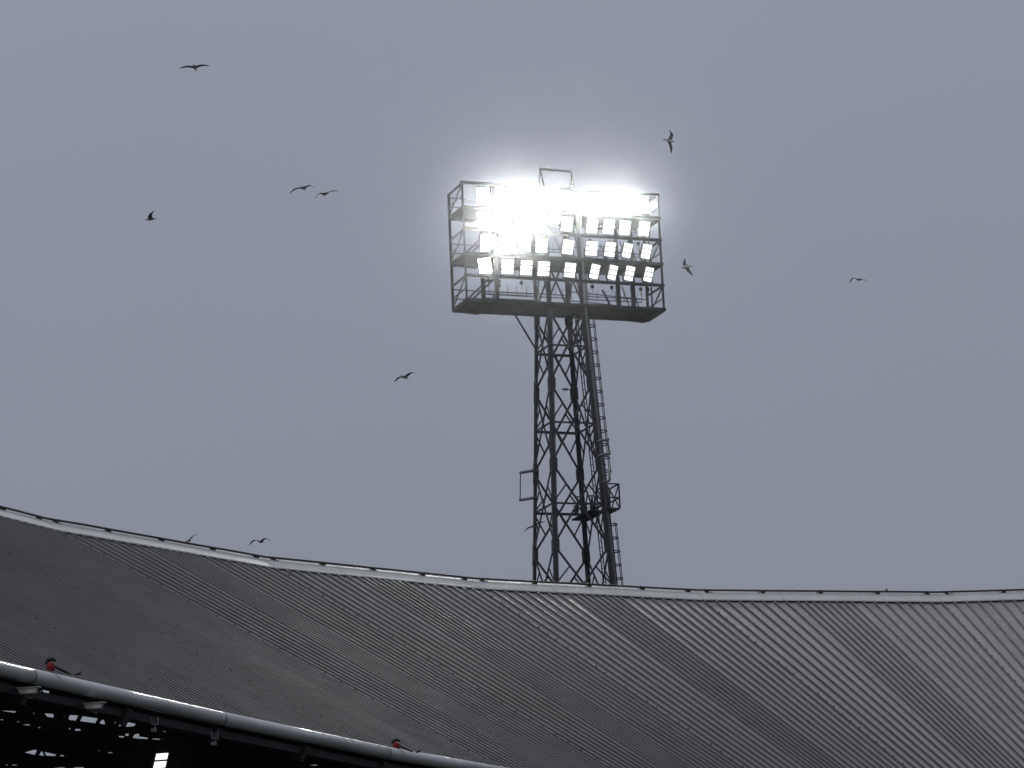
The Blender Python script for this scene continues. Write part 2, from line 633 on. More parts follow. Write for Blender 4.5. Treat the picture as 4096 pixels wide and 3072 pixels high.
# lit twin-panel lamp under the roof
d = sight(643, 3042)
p = d * (104 / d.y)
o = empty('under_roof_lamp', p)
bpy.context.view_layer.update()
tag(o, 'lit white twin-panel lamp hanging in the dark under the roof', 'lamp')
x = V((.98, 0, .02)).normalized()
z = V((.28, 0, .95)).normalized()
z = (z - x * z.dot(x) + x * .26).normalized()
y = z.cross(x).normalized()
mb = MB()
mb.box(p + y * .06, .46, .08, .56, (x, y, z))
mb.box(p + y * .14, .2, .1, .3, (x, y, z))
mb.bar(p + y * .14, p + y * .14 + V((0, 0, 2.6)), .06)
mb.build('casing', M['casing'], o)
for s in (-1, 1):
    mb = MB()
    c = p + z * (s * .132)
    vs = [c + x * a + z * b for a, b in ((-.19, -.10), (.19, -.10), (.19, .10), (-.19, .10))]
    vs += [v + y * .03 for v in vs]
    mb.add(vs, [[0, 1, 2, 3], [4, 5, 6, 7], [0, 1, 5, 4], [1, 2, 6, 5], [2, 3, 7, 6], [3, 0, 4, 7]])
    mb.build('light_panel', M['flood'], o)

# two red fittings lying behind the tube
for px, py, sc, lab in ((204, 2672, 1.0, 'small red device under a black hood, on the tube near the left edge'),
                        (1585, 2988, .95, 'small red device under a black hood, on the tube beside the lower right joint')):
    p, al = on_inner(px, py - 6, .16)
    if al.y > 0:
        along = al
    o = empty('winch_block', p)
    bpy.context.view_layer.update()
    tag(o, lab, 'roof fitting', 'red fittings on the edge tube')
    z = V((0, 0, 1))
    out = V((-along.y, along.x, 0))
    mb = MB()
    rings = []
    for i in range(7):
        u = -1 + i / 3
        r = .112 * sc * (1 - .30 * abs(u) ** 5) * (1 - .08 * u)
        rings.append((p + V((.012 * u, 0, u * .105 * sc - .01)), r))
    mb.tube([q for q, r in rings], [r for q, r in rings], 14)
    mb.build('drum', M['red'], o, smooth=True)
    mb = MB()
    x = V((1, -.1, 0)).normalized()
    arc = []
    for i in range(9):
        a = R(185 - i * 20)
        arc.append(p + x * (math.cos(a) * .13 * sc + .005) + z * (math.sin(a) * .13 * sc + .075 * sc))
    mb.tube(arc, [.05 * sc] * 3 + [.058 * sc] * 4 + [.04 * sc, .03 * sc], 8)
    mb.build('hood', M['black'], o, smooth=True)
    mb = MB()
    q0 = p + x * (.12 * sc) + z * (-.01)
    q = [q0, q0 + x * .12 + z * -.07, q0 + x * .24 + z * -.13, q0 + x * .36 + z * -.19, q0 + x * .45 + z * -.235]
    mb.tube(q, [.03, .05, .042, .03, .015], 8)
    mb.build('cable', M['black'], o, smooth=True)
    mb = MB()
    e = q0 + x * .62 + z * -.24
    mb.tube([e - x * .1 - z * .01, e + x * .03 + z * .01, e + x * .1 + z * .07], [.02, .04, .012], 6)
    mb.build('end_hook', M['black'], o, smooth=True)

# ================================================================== FLOODLIGHT TOWER
TC = V((2.888, 180.327, 0))
TH = R(20.9)
TU = V((math.cos(TH), math.sin(TH), 0))
TW = V((-math.sin(TH), math.cos(TH), 0))
TZ = V((0, 0, 1))


def tp(u, w, z):
    return TC + TU * u + TW * w + TZ * z


def half(z):
    return 1.16 + (44.4 - z) * .0415 if z < 46.4 else 1.077


tower = empty('floodlight_tower', (TC.x, TC.y, -14))
bpy.context.view_layer.update()
tag(tower, 'tall dark steel lattice floodlight tower rising behind the stadium roof', 'floodlight tower')
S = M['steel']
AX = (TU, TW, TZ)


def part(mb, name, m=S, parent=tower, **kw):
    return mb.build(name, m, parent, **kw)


LEVEL = [46.6, 47.97, 49.31, 50.69, 52.05, 53.42]
for su in (-1, 1):
    for sw in (-1, 1):
        mb = MB()
        stz = [-14, 46.4, 53.42]
        for z0, z1 in zip(stz, stz[1:]):
            a, b = tp(su * half(z0), sw * half(z0), z0), tp(su * half(z1 - .01), sw * half(z1 - .01), z1)
            for du, dw in ((1, 0), (0, 1)):
                off = TU * (-su * .10) * du + TW * (-sw * .10) * dw
                if du:
                    mb.bar(a + off, b + off, .21, .03, TW)
                else:
                    mb.bar(a + off, b + off, .03, .21, TW)
        part(mb, 'leg')

NODES = [46.25, 41.9, 37.2, 32.5, 27.8, 23.1]
FACES = {  # (u,w) of the two legs at half-width h
    'front': (lambda h: (-h, -h), lambda h: (h, -h)), 'back': (lambda h: (-h, h), lambda h: (h, h)),
    'left': (lambda h: (-h, -h), lambda h: (-h, h)), 'right': (lambda h: (h, -h), lambda h: (h, h))}
for name, (fa, fb) in FACES.items():
    nrm = {'front': -TW, 'back': TW, 'left': -TU, 'right': TU}[name]
    for z1, z0 in zip(NODES, NODES[1:]):
        zm = (z1 + z0) / 2 + .06
        A1, B1 = tp(*fa(half(z1)), z1), tp(*fb(half(z1)), z1)
        A0, B0 = tp(*fa(half(z0)), z0), tp(*fb(half(z0)), z0)
        Am, Bm = tp(*fa(half(zm)), zm), tp(*fb(half(zm)), zm)
        ins = -nrm * .03
        part(MB().bar(A1 + ins * .2, B0 + ins * .2, .115, .06, nrm), 'diagonal_brace')
        part(MB().bar(B1 + ins * 2.2, A0 + ins * 2.2, .115, .06, nrm), 'diagonal_brace')
        part(MB().bar(Am + ins, Bm + ins, .15 if name in ('back',) else .10, .07, nrm), 'cross_beam')
        for P_, Q1, Q0 in ((Am, (A1, B0), (B1, A0)), (Bm, (B1, A0), (A1, B0))):
            up = Q1[0].lerp(Q1[1], .25)
            dn = Q0[1].lerp(Q0[0], .25)
            part(MB().bar(P_ + ins, up + ins, .08, .05, nrm), 'sub_brace')
            part(MB().bar(P_ + ins * 1.5, dn + ins * 1.5, .08, .05, nrm), 'sub_brace')
    for zi in NODES[:-1]:
        for f_, inward in ((fa, 1), (fb, -1)):
            c = tp(*f_(half(zi)), zi)
            dirn = (tp(*fb(half(zi)), zi) - tp(*fa(half(zi)), zi)).normalized() * inward
            top = .42 if zi < 46 else .2
            z = [zi - .42, zi + top]
            mb = MB()
            vs = []
            for o_ in (.022, .04):
                for (e, zz) in ((-.02, -.62), (.2, -.42), (.32, -.30), (.32, .30 if top > .3 else .1), (.2, top), (-.02, top + .2)):
                    hh = half(zi + zz)
                    q = tp(*f_(hh), zi + zz) + dirn * e + nrm * o_
                    vs.append(q)
            n = 6
            mb.add(vs, [list(range(n)), list(range(n, 2 * n))] + [[i, (i + 1) % n, n + (i + 1) % n, n + i] for i in range(n)])
            part(mb, 'gusset_plate')

# bracing of the shaft inside the lamp head
for name, (fa, fb) in FACES.items():
    nrm = {'front': -TW, 'back': TW, 'left': -TU, 'right': TU}[name]
    for z0, z1 in ((46.65, 49.2), (49.4, 51.95)):
        if name == 'front' and z0 > 49:
            continue
        h = 1.077
        zm = (z0 + z1) / 2
        mid = (tp(*fa(h), z1) + tp(*fb(h), z1)) / 2
        part(MB().bar(tp(*fa(h), z0) - nrm * .06, mid - nrm * .06, .09, .05, nrm), 'diagonal_brace')
        part(MB().bar(tp(*fb(h), z0) - nrm * .06, mid - nrm * .06, .09, .05, nrm), 'diagonal_brace')
# the strut under the platform on the far left
part(MB().bar(tp(-1.15, 1.12, 44.5), tp(-2.35, 1.1, 46.5), .09, .07, TW), 'platform_strut')
part(MB().bar(tp(1.15, 1.12, 44.5), tp(2.0, 1.1, 46.5), .09, .07, TW), 'platform_strut')

# lamp head: decks, beams, posts
HW, HF, HB = 6.03, -1.17, 1.15
for z in (LEVEL[0], LEVEL[2], LEVEL[4]):
    mb = MB()
    lo = z == LEVEL[0]
    mb.box(tp(0, 0, z - .07), 2 * HW - .04, HB - HF - .04, .05, AX)
    mb.box(tp(0, HF - .02, z - .06), 2 * HW + .22, .10, .17, AX)
    mb.box(tp(0, HB + .02, z - .10), 2 * HW, .10, .22, AX)
    for s in (-1, 1):
        mb.box(tp(s * HW, 0, z - .10), .09, HB - HF + .1, .20, AX)
    for u in (-4.2, -2.8, 2.8, 4.2):
        mb.box(tp(u, 0, z - .17), .12, HB - HF - .2, .14, AX)
    for u in (-HW + .9, HW - .9):                        # tapering cantilever brackets at the ends
        mb.bar(tp(u - .6, HB - .1, z - .16), tp(u + .6, HB - .1, z - .25), .1, .14)
    if lo:
        mb.bar(tp(-4.2, HF + .1, z - .13), tp(-1.1, HB - .1, z - .13), .09, .05)
        mb.bar(tp(4.2, HF + .1, z - .13), tp(1.1, HB - .1, z - .13), .09, .05)
        mb.bar(tp(-4.2, HF + .1, z - .13), tp(-5.9, HB - .1, z - .13), .09, .05)
        mb.bar(tp(4.2, HF + .1, z - .13), tp(5.9, HB - .1, z - .13), .09, .05)
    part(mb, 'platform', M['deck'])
for z in LEVEL[1:]:
    if z in (LEVEL[2], LEVEL[4]):
        continue
    part(MB().box(tp(0, HF, z), 2 * HW + .2, .12, .17, AX), 'lamp_beam')
    if z == LEVEL[5]:
        part(MB().box(tp(0, HB, z - .02), .1, .08, .1, AX), 'lamp_beam')
    for s in (-1, 1):
        part(MB().bar(tp(s * HW, HF, z - .04), tp(s * (HW - .03), HB, z - .04), .085, .11), 'end_beam')
for su in (-1, 1):
    for w, th in ((HF, .10), (HB, .13)):
        part(MB().bar(tp(su * HW, w, LEVEL[0] - .1), tp(su * HW, w, LEVEL[5]), th, th, TW), 'corner_post')
        part(MB().bar(tp(su * 4.18, w + (.06 if w < 0 else -.06), LEVEL[0]), tp(su * 4.18, w + (.06 if w < 0 else -.06), LEVEL[5] - (.1 if w < 0 else 1.0)), .23, .16, TW), 'head_post')
    # end-face bracing between decks
    for z0, z1 in ((LEVEL[0], LEVEL[1]), (LEVEL[2], LEVEL[3]), (LEVEL[4], LEVEL[5])):
        part(MB().bar(tp(su * HW, HB, z0 + .05), tp(su * HW, HF, z1 - .05), .07, .06, TU), 'end_brace')
    # inclined stays in the end bays
    for z0, z1 in ((LEVEL[0], LEVEL[1]), (LEVEL[2], LEVEL[3])):
        if su < 0:
            part(MB().bar(tp(-HW + .25, HB - .2, z0), tp(-HW + 1.45, HF + .3, z1 - .1), .09, .07, TU), 'stay')
            part(MB().bar(tp(-HW + .55, HB - .2, z0), tp(-HW + 1.75, HF + .3, z1 - .1), .09, .07, TU), 'stay')
            part(MB().bar(tp(-4.05, HB - .05, z0), tp(-3.1, HB - .05, z1 + .2), .1, .07, TW), 'stay')
        else:
            part(MB().bar(tp(HW - 1.75, HF + .35, z1 - .1), tp(HW - .55, HB - .3, z0), .09, .07, TU), 'stay')
            part(MB().bar(tp(HW - 2.4, HF + .35, z1 - .1), tp(HW - 1.1, HB - .3, z0), .08, .06, TU), 'stay')
            part(MB().bar(tp(HW - .5, HF + .5, z0), tp(HW - .5, HF + .5, z1), .08, .07, TU), 'stay')
            part(MB().bar(tp(3.95, HB - .05, z0), tp(3.2, HB - .05, z1 + .2), .1, .07, TW), 'stay')
# hand rails at the back and ends of each deck
for z in (LEVEL[0], LEVEL[2], LEVEL[4]):
    for dz in (.58, 1.12):
        if z == LEVEL[4] and False:
            continue
        part(MB().bar(tp(-HW, HB, z + dz), tp(-2.9 if dz < 1 and z == LEVEL[0] else -1.1, HB, z + dz), .05, .05), 'hand_rail')
        part(MB().bar(tp(1.1, HB, z + dz + .25), tp(HW, HB, z + dz), .05, .05), 'hand_rail')
    part(MB().bar(tp(-HW, HB, z + .6), tp(-HW, HF, z + .6), .045, .06), 'hand_rail')
    part(MB().bar(tp(HW, HB, z + .6), tp(HW, HF, z + .6), .045, .06), 'hand_rail')
for z in (LEVEL[0] + .35, LEVEL[0] + .6):
    part(MB().bar(tp(-4.1, HB - .1, z + .35), tp(-1.1, HB - .1, z + .35), .05, .05), 'hand_rail')
# cable trays with switch boxes under the lamp beams
for z in (LEVEL[1], LEVEL[3]):
    for u0, u1 in ((-4.05, -1.2), (-1.0, 1.0), (1.5, 5.4)):
        mb = MB()
        for dz, w in ((.42, .5), (.60, .5)):
            mb.bar(tp(u0, w, z - dz), tp(u1, w, z - dz), .035, .05)
        n = int((u1 - u0) / .5)
        for i in range(n + 1):
            u = u0 + (u1 - u0) * i / max(n, 1)
            mb.bar(tp(u, .5, z - .02), tp(u, .5, z - .62), .03, .03)
        part(mb, 'cable_tray')
    for u in (-4.55, -3.95, -2.6, -1.75, .35, 1.75, 2.95, 4.2, 4.75, 5.2):
        mb = MB()
        mb.box(tp(u, HF + .25, z - .22), .15, .14, .18, AX)
        mb.bar(tp(u, HF + .25, z - .08), tp(u, HF + .25, z - .14), .05)
        mb.tube([tp(u, HF + .25, z - .3), tp(u + .05, HF + .27, z - .42), tp(u + .02, HF + .4, z - .55)], .014, 5)
        part(mb, 'switch_box')
# gantry frame on top
mb = MB()
for u in (-1.0, .92):
    for w in (-1.1, -.2):
        mb.bar(tp(u, w, 53.42), tp(u, -.62, 54.68), .09, .07, TU)
    mb.bar(tp(u, -.9, 53.9), tp(u, -.35, 53.9), .05)
mb.bar(tp(-1.05, -.62, 54.7), tp(.97, -.62, 54.7), .11, .13)
part(mb, 'top_gantry')

# ladder with safety cage beside the near right leg
lad = MB()
zs = [20 + .3 * i for i in range(int((51.5 - 20) / .3))]
for w in (.10, .50):
    lad.bar(tp(half(20) + .28, -half(20) + w, 20), tp(half(46.3) + .28, -half(46.3) + w, 46.4), .08, .06, TW)
    lad.bar(tp(half(47) + .28, -half(47) + w, 46.4), tp(half(47) + .28, -half(47) + w, 48.9), .06, .04, TW)
for z in zs:
    if z < 48.7:
        h = half(z)
        lad.bar(tp(h + .28, -h + .1, z), tp(h + .28, -h + .5, z), .025)
ladder = part(lad, 'ladder')
hz = 21.4
hoops = []
while hz < 46.2:
    if not 33.9 < hz < 36.6:
        h = half(hz)
        pts = []
        for i in range(13):
            a = R(-115 + 230 * i / 12)
            pts.append(tp(h + .36 + .30 * math.cos(a) + .06, -h + .3 + .32 * math.sin(a), hz))
        MB().tube(pts, .034, 6).build('cage_hoop', S, ladder)
    hz += .775
for a in (-75, 0, 75):
    for z0, z1 in ((21.0, 33.9), (36.8, 46.0)):
        q = []
        for z in (z0, z1):
            h = half(z)
            q.append(tp(h + .42 + .30 * math.cos(R(a)), -h + .3 + .32 * math.sin(R(a)), z))
        MB().bar(q[0], q[1], .055, .03, TU).build('cage_strap', S, ladder)
cl = MB()
for w in (.80, 1.16):
    cl.bar(tp(half(20) - .1, -half(20) + w, 20), tp(half(46.3) - .1, -half(46.3) + w, 46.4), .05, .05, TW)
for i in range(66):
    z = 20.2 + .4 * i
    cl.bar(tp(half(z) - .1, -half(z) + .8, z), tp(half(z) - .1, -half(z) + 1.16, z), .03)
part(cl, 'cable_ladder')
# conduits running up the near right leg, and a thin earth cable inside
mb = MB()
for du, dw, r in ((.05, -.05, .035), (.13, -.03, .03)):
    mb.tube([tp(half(15) + du, -half(15) + dw, 15), tp(half(46.3) + du, -half(46.3) + dw, 46.4), tp(half(47) + du, -half(47) + dw, 53)], r, 8)
part(mb, 'conduit', M['galv'], smooth=True)
part(MB().tube([tp(-half(20) + .25, -half(20) + .1, 20), tp(-half(46) + .3, -half(46) + .1, 46.3)], .017, 5), 'earth_cable')
for z in (44.9, 46.1):
    mb = MB()
    h = half(z)
    mb.box(tp(h - .45, -h + .5, z), .14, .2, .22, AX)
    mb.box(tp(h - .3, -h + .45, z - .35), .1, .12, .16, AX)
    part(mb, 'junction_box')

# balcony half way up on the right, with a small deck inside the shaft
zb, zt = 34.62, 36.02
hb = half(35)
x0, x1, y0, y1 = hb + .02, hb + .78, -hb - .35, -hb + 1.1
mb = MB()
mb.box(tp((x0 + x1) / 2, (y0 + y1) / 2, zb), x1 - x0, y1 - y0, .09, AX)
mb.box(tp(hb - .42, .05, zb - .05), .85, 2 * hb - .3, .08, AX)
mb.bar(tp(hb - .1, -hb + .1, zb - .1), tp(hb - .1, hb, zb - .1), .12, .2)
part(mb, 'balcony_deck', M['deck'])
mb = MB()
for (a, b) in ((x0, y0), (x1, y0), (x1, y1), (x0, y1)):
    mb.bar(tp(a, b, zb), tp(a, b, zt), .075, .075, TW)
for z in (zt, (zb + zt) / 2 - .08):
    for a, b in (((x0, y0), (x1, y0)), ((x1, y0), (x1, y1)), ((x1, y1), (x0, y1))):
        mb.bar(tp(*a, z), tp(*b, z), .07, .07)
mb.bar(tp(x0, y0, zt), tp(x1, y0, zb), .06, .05, TW)
mb.bar(tp(x1, y0, zt), tp(x1, y1, zb), .06, .05, TU)
mb.bar(tp(x1, y1, zt), tp(x1, y0, zb), .06, .05, TU)
part(mb, 'balcony_rail')
mb = MB()
for (u, w, z, r, hh) in ((.80, .95, 35.0, .09, .5), (1.15, .4, 35.05, .12, .6), (1.3, -.2, 35.0, .09, .42), (.75, .5, 35.25, .05, .9), (1.2, -.6, 35.2, .06, .7)):
    mb.tube([tp(u, w, z - hh / 2), tp(u, w, z), tp(u, w, z + hh / 2)], [r, r * 1.15, r * .8], 10)
    mb.box(tp(u, w, z + hh / 2 + .03), .26, .1, .05, AX)
    mb.box(tp(u + .05, w, z + .02), .3, .06, .04, AX)
part(mb, 'relay_equipment')

# antenna brackets
def outrig(u, w, du, dw, zs_, ln, rod=True, start=-.25):
    d = (TU * du + TW * dw).normalized()
    ends = []
    for z in zs_:
        mb = MB()
        h = half(z)
        base = tp(u * h, w * h, z)
        mb.tube([base + d * start, base + d * ln + TZ * .02], .085, 10)
        mb.box(base + d * .05, .22, .22, .1, AX)
        ends.append(base + d * (ln - .03) + TZ * .02)
        part(mb, 'antenna_arm', M['galv'])
    part(MB().bar(ends[0] - TZ * .08, ends[1] + TZ * .08, .06), 'antenna_rod', M['galv'] if u > 0 else S)


outrig(1, -1, .6, -.85, (38.55, 37.72), .72, start=-.32)
outrig(-1, 1, -.6, .85, (37.38, 35.8), .95, start=-.25)
h = half(36.2)
b0 = tp(h, -h, 36.15)
dd = (TU * .6 - TW * .85).normalized()
part(MB().tube([b0 + dd * -.02, b0 + dd * .42 + TZ * .03, b0 + dd * .5 + TZ * .08, b0 + dd * .5 + TZ * .74], .07, 10), 'antenna_pole', M['galv'], smooth=True)
for z in (37.2, 36.6):
    h = half(z)
    part(MB().bar(tp(h, -h, z), tp(h + .33, -h - .05, z), .07, .06), 'bolt_stub')

# ------------------------------------------------------------------ the 36 floodlights
LAMP_W, LAMP_H = .70, .84
meshes = {}


def lamp_proto():
    mb = MB()
    mb.box((0, .07, 0), LAMP_W + .03, .10, LAMP_H + .04)
    mb.box((0, .16, 0), LAMP_W * .75, .10, LAMP_H * .8)
    for i in range(9):
        mb.box((-.24 + .06 * i, .235, 0), .012, .06, LAMP_H * .72)
    for zz in (-.43, -.142, .142, .43):
        mb.box((0, .008, zz), LAMP_W + .03, .035, .026)
    for xx in (-.362, .362):
        mb.box((xx, .008, 0), .014, .035, LAMP_H + .04)
    o = mb.build('floodlight', M['casing'], None)
    meshes['case'] = o.data
    bpy.data.objects.remove(o)
    for key, m in (('led', M['led']), ('ledmid', M['ledmid']), ('ledhot', M['ledhot'])):
        o = MB().box((0, 0, 0), LAMP_W, .03, .232).build('led_panel', m, None, bevel=.012)
        meshes[key] = o.data
        bpy.data.objects.remove(o)
    mb = MB()
    for s in (-1, 1):
        mb.bar((s * .41, .10, .05), (s * .41, .12, -.42), .035, .09, (0, 1, 0))
        mb.bar((s * .41, .12, -.42), (s * .30, .14, -.56), .035, .09, (0, 1, 0))
    mb.bar((-.33, .14, -.56), (.33, .14, -.56), .09, .035)
    mb.box((0, .16, -.60), .2, .2, .06)
    o = mb.build('yoke', M['steel'], None)
    meshes['yoke'] = o.data
    bpy.data.objects.remove(o)


lamp_proto()
ROWS = [  # (u, yaw toward viewer plane, bright)
    (52.66, [(-4.89, 2, 2), (-3.69, 0, 1), (-2.55, 4, 1), (-1.41, 4, 1), (.2, 8, 1), (1.69, 10, 1), (2.77, 12, 1), (3.79, 12, 1), (4.88, 12, 1)]),
    (51.22, [(-4.88, 0, 1), (-3.75, 0, 1), (-2.59, 4, 1), (-1.5, 9, 1), (.15, 22, 0), (1.71, 26, 0), (2.74, 27, 0), (3.74, 25, 0), (4.94, 28, 0)]),
    (49.87, [(-4.81, 15, 0), (-3.56, 2, 1), (-2.51, 10, 0), (-1.46, 19, 0), (.15, 31, 0), (1.6, 19, 0), (2.74, 34, 0), (3.81, 45, 0), (5.0, 43, 0)]),
    (48.50, [(-4.96, -19, 2), (-3.59, 13, 0), (-2.46, 19, 0), (-1.41, 20, 0), (.2, 28, 0), (1.72, 46, 0), (2.83, 49, 0), (3.88, 45, 0), (5.06, 48, 0)])]
for z, row in ROWS:
    for u, yaw, hot in row:
        p = tp(u, HF - .30, z)
        rz = Matrix.Rotation(R(yaw), 4, 'Z')
        rx = Matrix.Rotation(R(21), 4, 'X')
        o = bpy.data.objects.new('floodlight', meshes['case'])
        COL.objects.link(o)
        o.parent = tower
        o.matrix_parent_inverse = tower.matrix_world.inverted()
        o.matrix_basis = Matrix.Translation(p) @ rz @ rx
        for i in (-1, 0, 1):
            q = bpy.data.objects.new('led_panel', meshes[('led', 'ledhot', 'ledmid')[hot]])
            COL.objects.link(q)
            q.parent = o
            q.location = (0, 0, i * .287)
        q = bpy.data.objects.new('yoke', meshes['yoke'])
        COL.objects.link(q)
        q.parent = o
        q.rotation_euler = (R(-21), 0, 0)

# ================================================================== GULLS
BODY = [(-.25, .050, .006), (-.17, .030, .020), (-.09, .052, .046), (-.02, .066, .064), (.05, .066, .064), (.10, .050, .052),
        (.145, .034, .038), (.175, .035, .038), (.20, .024, .025), (.215, .010, .011), (.255, .003, .003)]


def gull(name, label, px, py, dist, fwd, up, wl, wr, scale=1.0, dark=False, group='gulls in flight', span=1.0, cat='gull'):
    """one continuous bird: lofted body with both wings grown out of its flanks.
    wl / wr = (inner dihedral, outer dihedral, inner sweep, outer sweep) in degrees"""
    d = sight(px, py).normalized()
    loc = d * dist
    f = V((fwd[0], fwd[2], fwd[1])).normalized()
    u = V((up[0], up[2], up[1]))
    u = (u - f * u.dot(f)).normalized()
    l = u.cross(f).normalized()
    vs, fs, mi = [], [], []
    N = 8
    for x, w, h in BODY:
        for j in range(N):
            a = R(22.5 + 45 * j)
            vs.append(f * x + l * (w * math.cos(a)) + u * (h * math.sin(a) - .01 * (x > .12) * 0))
    root = {1: [], -1: []}
    nb = len(BODY)
    for i in range(nb - 1):
        for j in range(N):
            j2 = (j + 1) % N
            side = 1 if j == 7 else (-1 if j == 3 else 0)
            if side and 2 <= i <= 4:
                continue
            fs.append([i * N + j, i * N + j2, (i + 1) * N + j2, (i + 1) * N + j])
            mi.append(2 if i == nb - 2 else 0)
    fs.append([j for j in range(N)][::-1]); mi.append(0)
    fs.append([(nb - 1) * N + j for j in range(N)]); mi.append(2)
    ST = [(.10, .150, .016), (.12, .145, .014), (.12, .125, .012), (.13, .085, .009), (.09, .050, .006), (.05, .012, .003)]
    for side, (d1, d2, s1, s2) in ((1, wl), (-1, wr)):
        top, bot = (0, 7) if side == 1 else (3, 4)
        loop = [i * N + top for i in (5, 4, 3, 2)] + [i * N + bot for i in (2, 3, 4, 5)]
        pos = f * .095 + l * (side * .052)
        n0 = loop
        for q, (ln, ch, th) in enumerate(ST):
            t = (q) / 2
            if q < 2:
                dd_, ss = d1, s1
            elif q == 2:
                dd_, ss = (d1 + d2) / 2, (s1 + s2) / 2
            else:
                dd_, ss = d2, s2
            dirv = l * (side * math.cos(R(dd_)) * math.cos(R(ss))) + u * math.sin(R(dd_)) + f * (math.cos(R(dd_)) * math.sin(R(ss)))
            pos = pos + dirv * (ln * span)
            chd = (-f + dirv * (.25 if q > 2 else .0)).normalized()
            nn_ = dirv.cross(f) * side
            nn_ = nn_.normalized() if nn_.length > .1 else u
            if nn_.dot(u) < 0:
                nn_ = -nn_
            o = len(vs)
            prof = [(0, .2), (.25, 1), (.6, .7), (1, .12)]
            for a, b in prof:
                vs.append(pos + chd * (ch * a) + nn_ * (th * b))
            for a, b in prof[::-1]:
                vs.append(pos + chd * (ch * a) - nn_ * (th * b * .6))
            n1 = list(range(o, o + 8))
            for a in range(8):
                b = (a + 1) % 8
                fs.append([n0[a], n0[b], n1[b], n1[a]])
                mi.append(1 if q < 4 else 3)
            n0 = n1
        fs.append(n0); mi.append(3)
    mb = MB()
    mb.v = [loc + v * scale for v in vs]
    mb.f, mb.mi = fs, mi
    ms = [M['fdark'], M['fdark'], M['fbill'], M['fdark']] if dark else [M['fbody'], M['fwing'], M['fbill'], M['ftip']]
    o = mb.build(name, ms, None, smooth=True, at=loc)
    tag(o, label, cat, group)
    return o


GULLS = [
    ('gull with level outstretched wings, alone high in the upper left sky', 779, 269, 136, (-.12, .22, -.97), (0, 1, 0), (10, -12, 4, -8), (10, -12, 4, -8), 1.0, 1.0),
    ('gull with both wings drooping, left one of the close pair left of the tower head', 1212, 752, 136, (-.35, .02, -.9), (0, 1, 0), (12, -32, 5, -12), (4, -32, 5, -12), 1.0, 1.0),
    ('gull with one wing level and one bent down, right one of the close pair', 1302, 775, 136, (.5, .05, -.85), (-.22, 1, 0), (20, -6, 0, -10), (6, -42, 5, -15), 1.02, .98),
    ('gull flying left in side view with raised swept-back wing, lowest in the left sky', 603, 876, 140, (-.96, -.12, -.2), (0, 1, -.12), (36, 20, 2, -48), (40, 24, 2, -52), 1.05, .92),
    ('gull banking with pale belly shown and wings upright, above the right end of the lamps', 2676, 562, 140, (.94, -.24, .15), (.05, .42, .9), (5, -5, 36, 4), (5, -5, 12, -56), 1.0, .84),
    ('gull flying left with one wing raised and one lowered, just right of the lamp head', 2747, 1068, 128, (-.96, -.14, -.15), (-.05, .72, -.69), (-8, -14, -4, -30), (8, 8, 0, -34), 1.0, .9),
    ('small dark-winged gull with wings bent in a hook, far right of the tower', 3434, 1118, 165, (-.55, -.02, -.8), (.1, 1, 0), (-4, -36, 2, -15), (26, -58, 8, -12), 1.0, .95),
    ('gull with wings in a shallow M, alone in the sky left of the tower shaft', 1617, 1508, 136, (.62, -.1, .75), (-.1, 1, 0), (20, -26, 5, -10), (24, -16, 5, -20), 1.0, 1.0),
    ('gull half hidden behind the ridge pipe, lifting one wing', 754, 2163, 165, (-.4, -.15, -.8), (-.3, 1, 0), (24, -2, 4, -10), (8, -18, 4, -10), 1.0, 1.0),
    ('gull with arched wings flying just above the ridge pipe at left', 1042, 2166, 140, (-.5, .05, -.85), (0, 1, 0), (24, -38, 5, -12), (22, -40, 5, -10), 1.0, 1.0),
    ('gull with bent wings passing behind the left leg of the tower', 2136, 2104, 215, (.2, -.35, .95), (-.34, 1, 0), (14, -30, 4, -8), (16, -8, 4, -10), 1.15, 1.1),
]
for i, (lab, px, py, ds, fw, up, wl, wr, sc, sp) in enumerate(GULLS):
    gull('gull', lab, px, py, ds, fw, up, wl, wr, sc, False, 'gulls in flight', sp)
gull('pigeon', 'dark bird with half-closed wings flying left inside the tower lattice', 2262, 1558, 172, (-.97, .16, -.15), (0, 1, -.3), (26, 4, -25, -78), (20, 0, -25, -78), .98, True, 'dark birds', .62, 'bird')
gull('crow', 'small black bird skimming just above the ridge pipe at right', 3547, 2364, 160, (.97, -.02, -.15), (0, 1, -.1), (46, 20, -10, -72), (46, 20, -10, -72), .55, True, 'dark birds', .7, 'bird')

# ================================================================== air, sky, sun
mb = MB()
x0, x1, y0, y1, z0, z1 = -950, 950, -450, 1250, -15.0, 62.0
vs = [(x, y, z) for x in (x0, x1) for y in (y0, y1) for z in (z0, z1)]
mb.add(vs, [[0, 1, 3, 2], [4, 6, 7, 5], [0, 4, 5, 1], [2, 3, 7, 6], [0, 2, 6, 4], [1, 5, 7, 3]])
hm = bpy.data.materials.new('misty_air')
hm.use_nodes = True
nt = hm.node_tree
nt.nodes.clear()
out = nt.nodes.new('ShaderNodeOutputMaterial')
pv = nt.nodes.new('ShaderNodeVolumePrincipled')
pv.inputs['Color'].default_value = (.93, .95, 1.0, 1)
pv.inputs['Density'].default_value = .0002
pv.inputs['Anisotropy'].default_value = .9925
nt.links.new(pv.outputs['Volume'], out.inputs['Volume'])
hz_o = mb.build('haze', hm)
hz_o['kind'] = 'stuff'

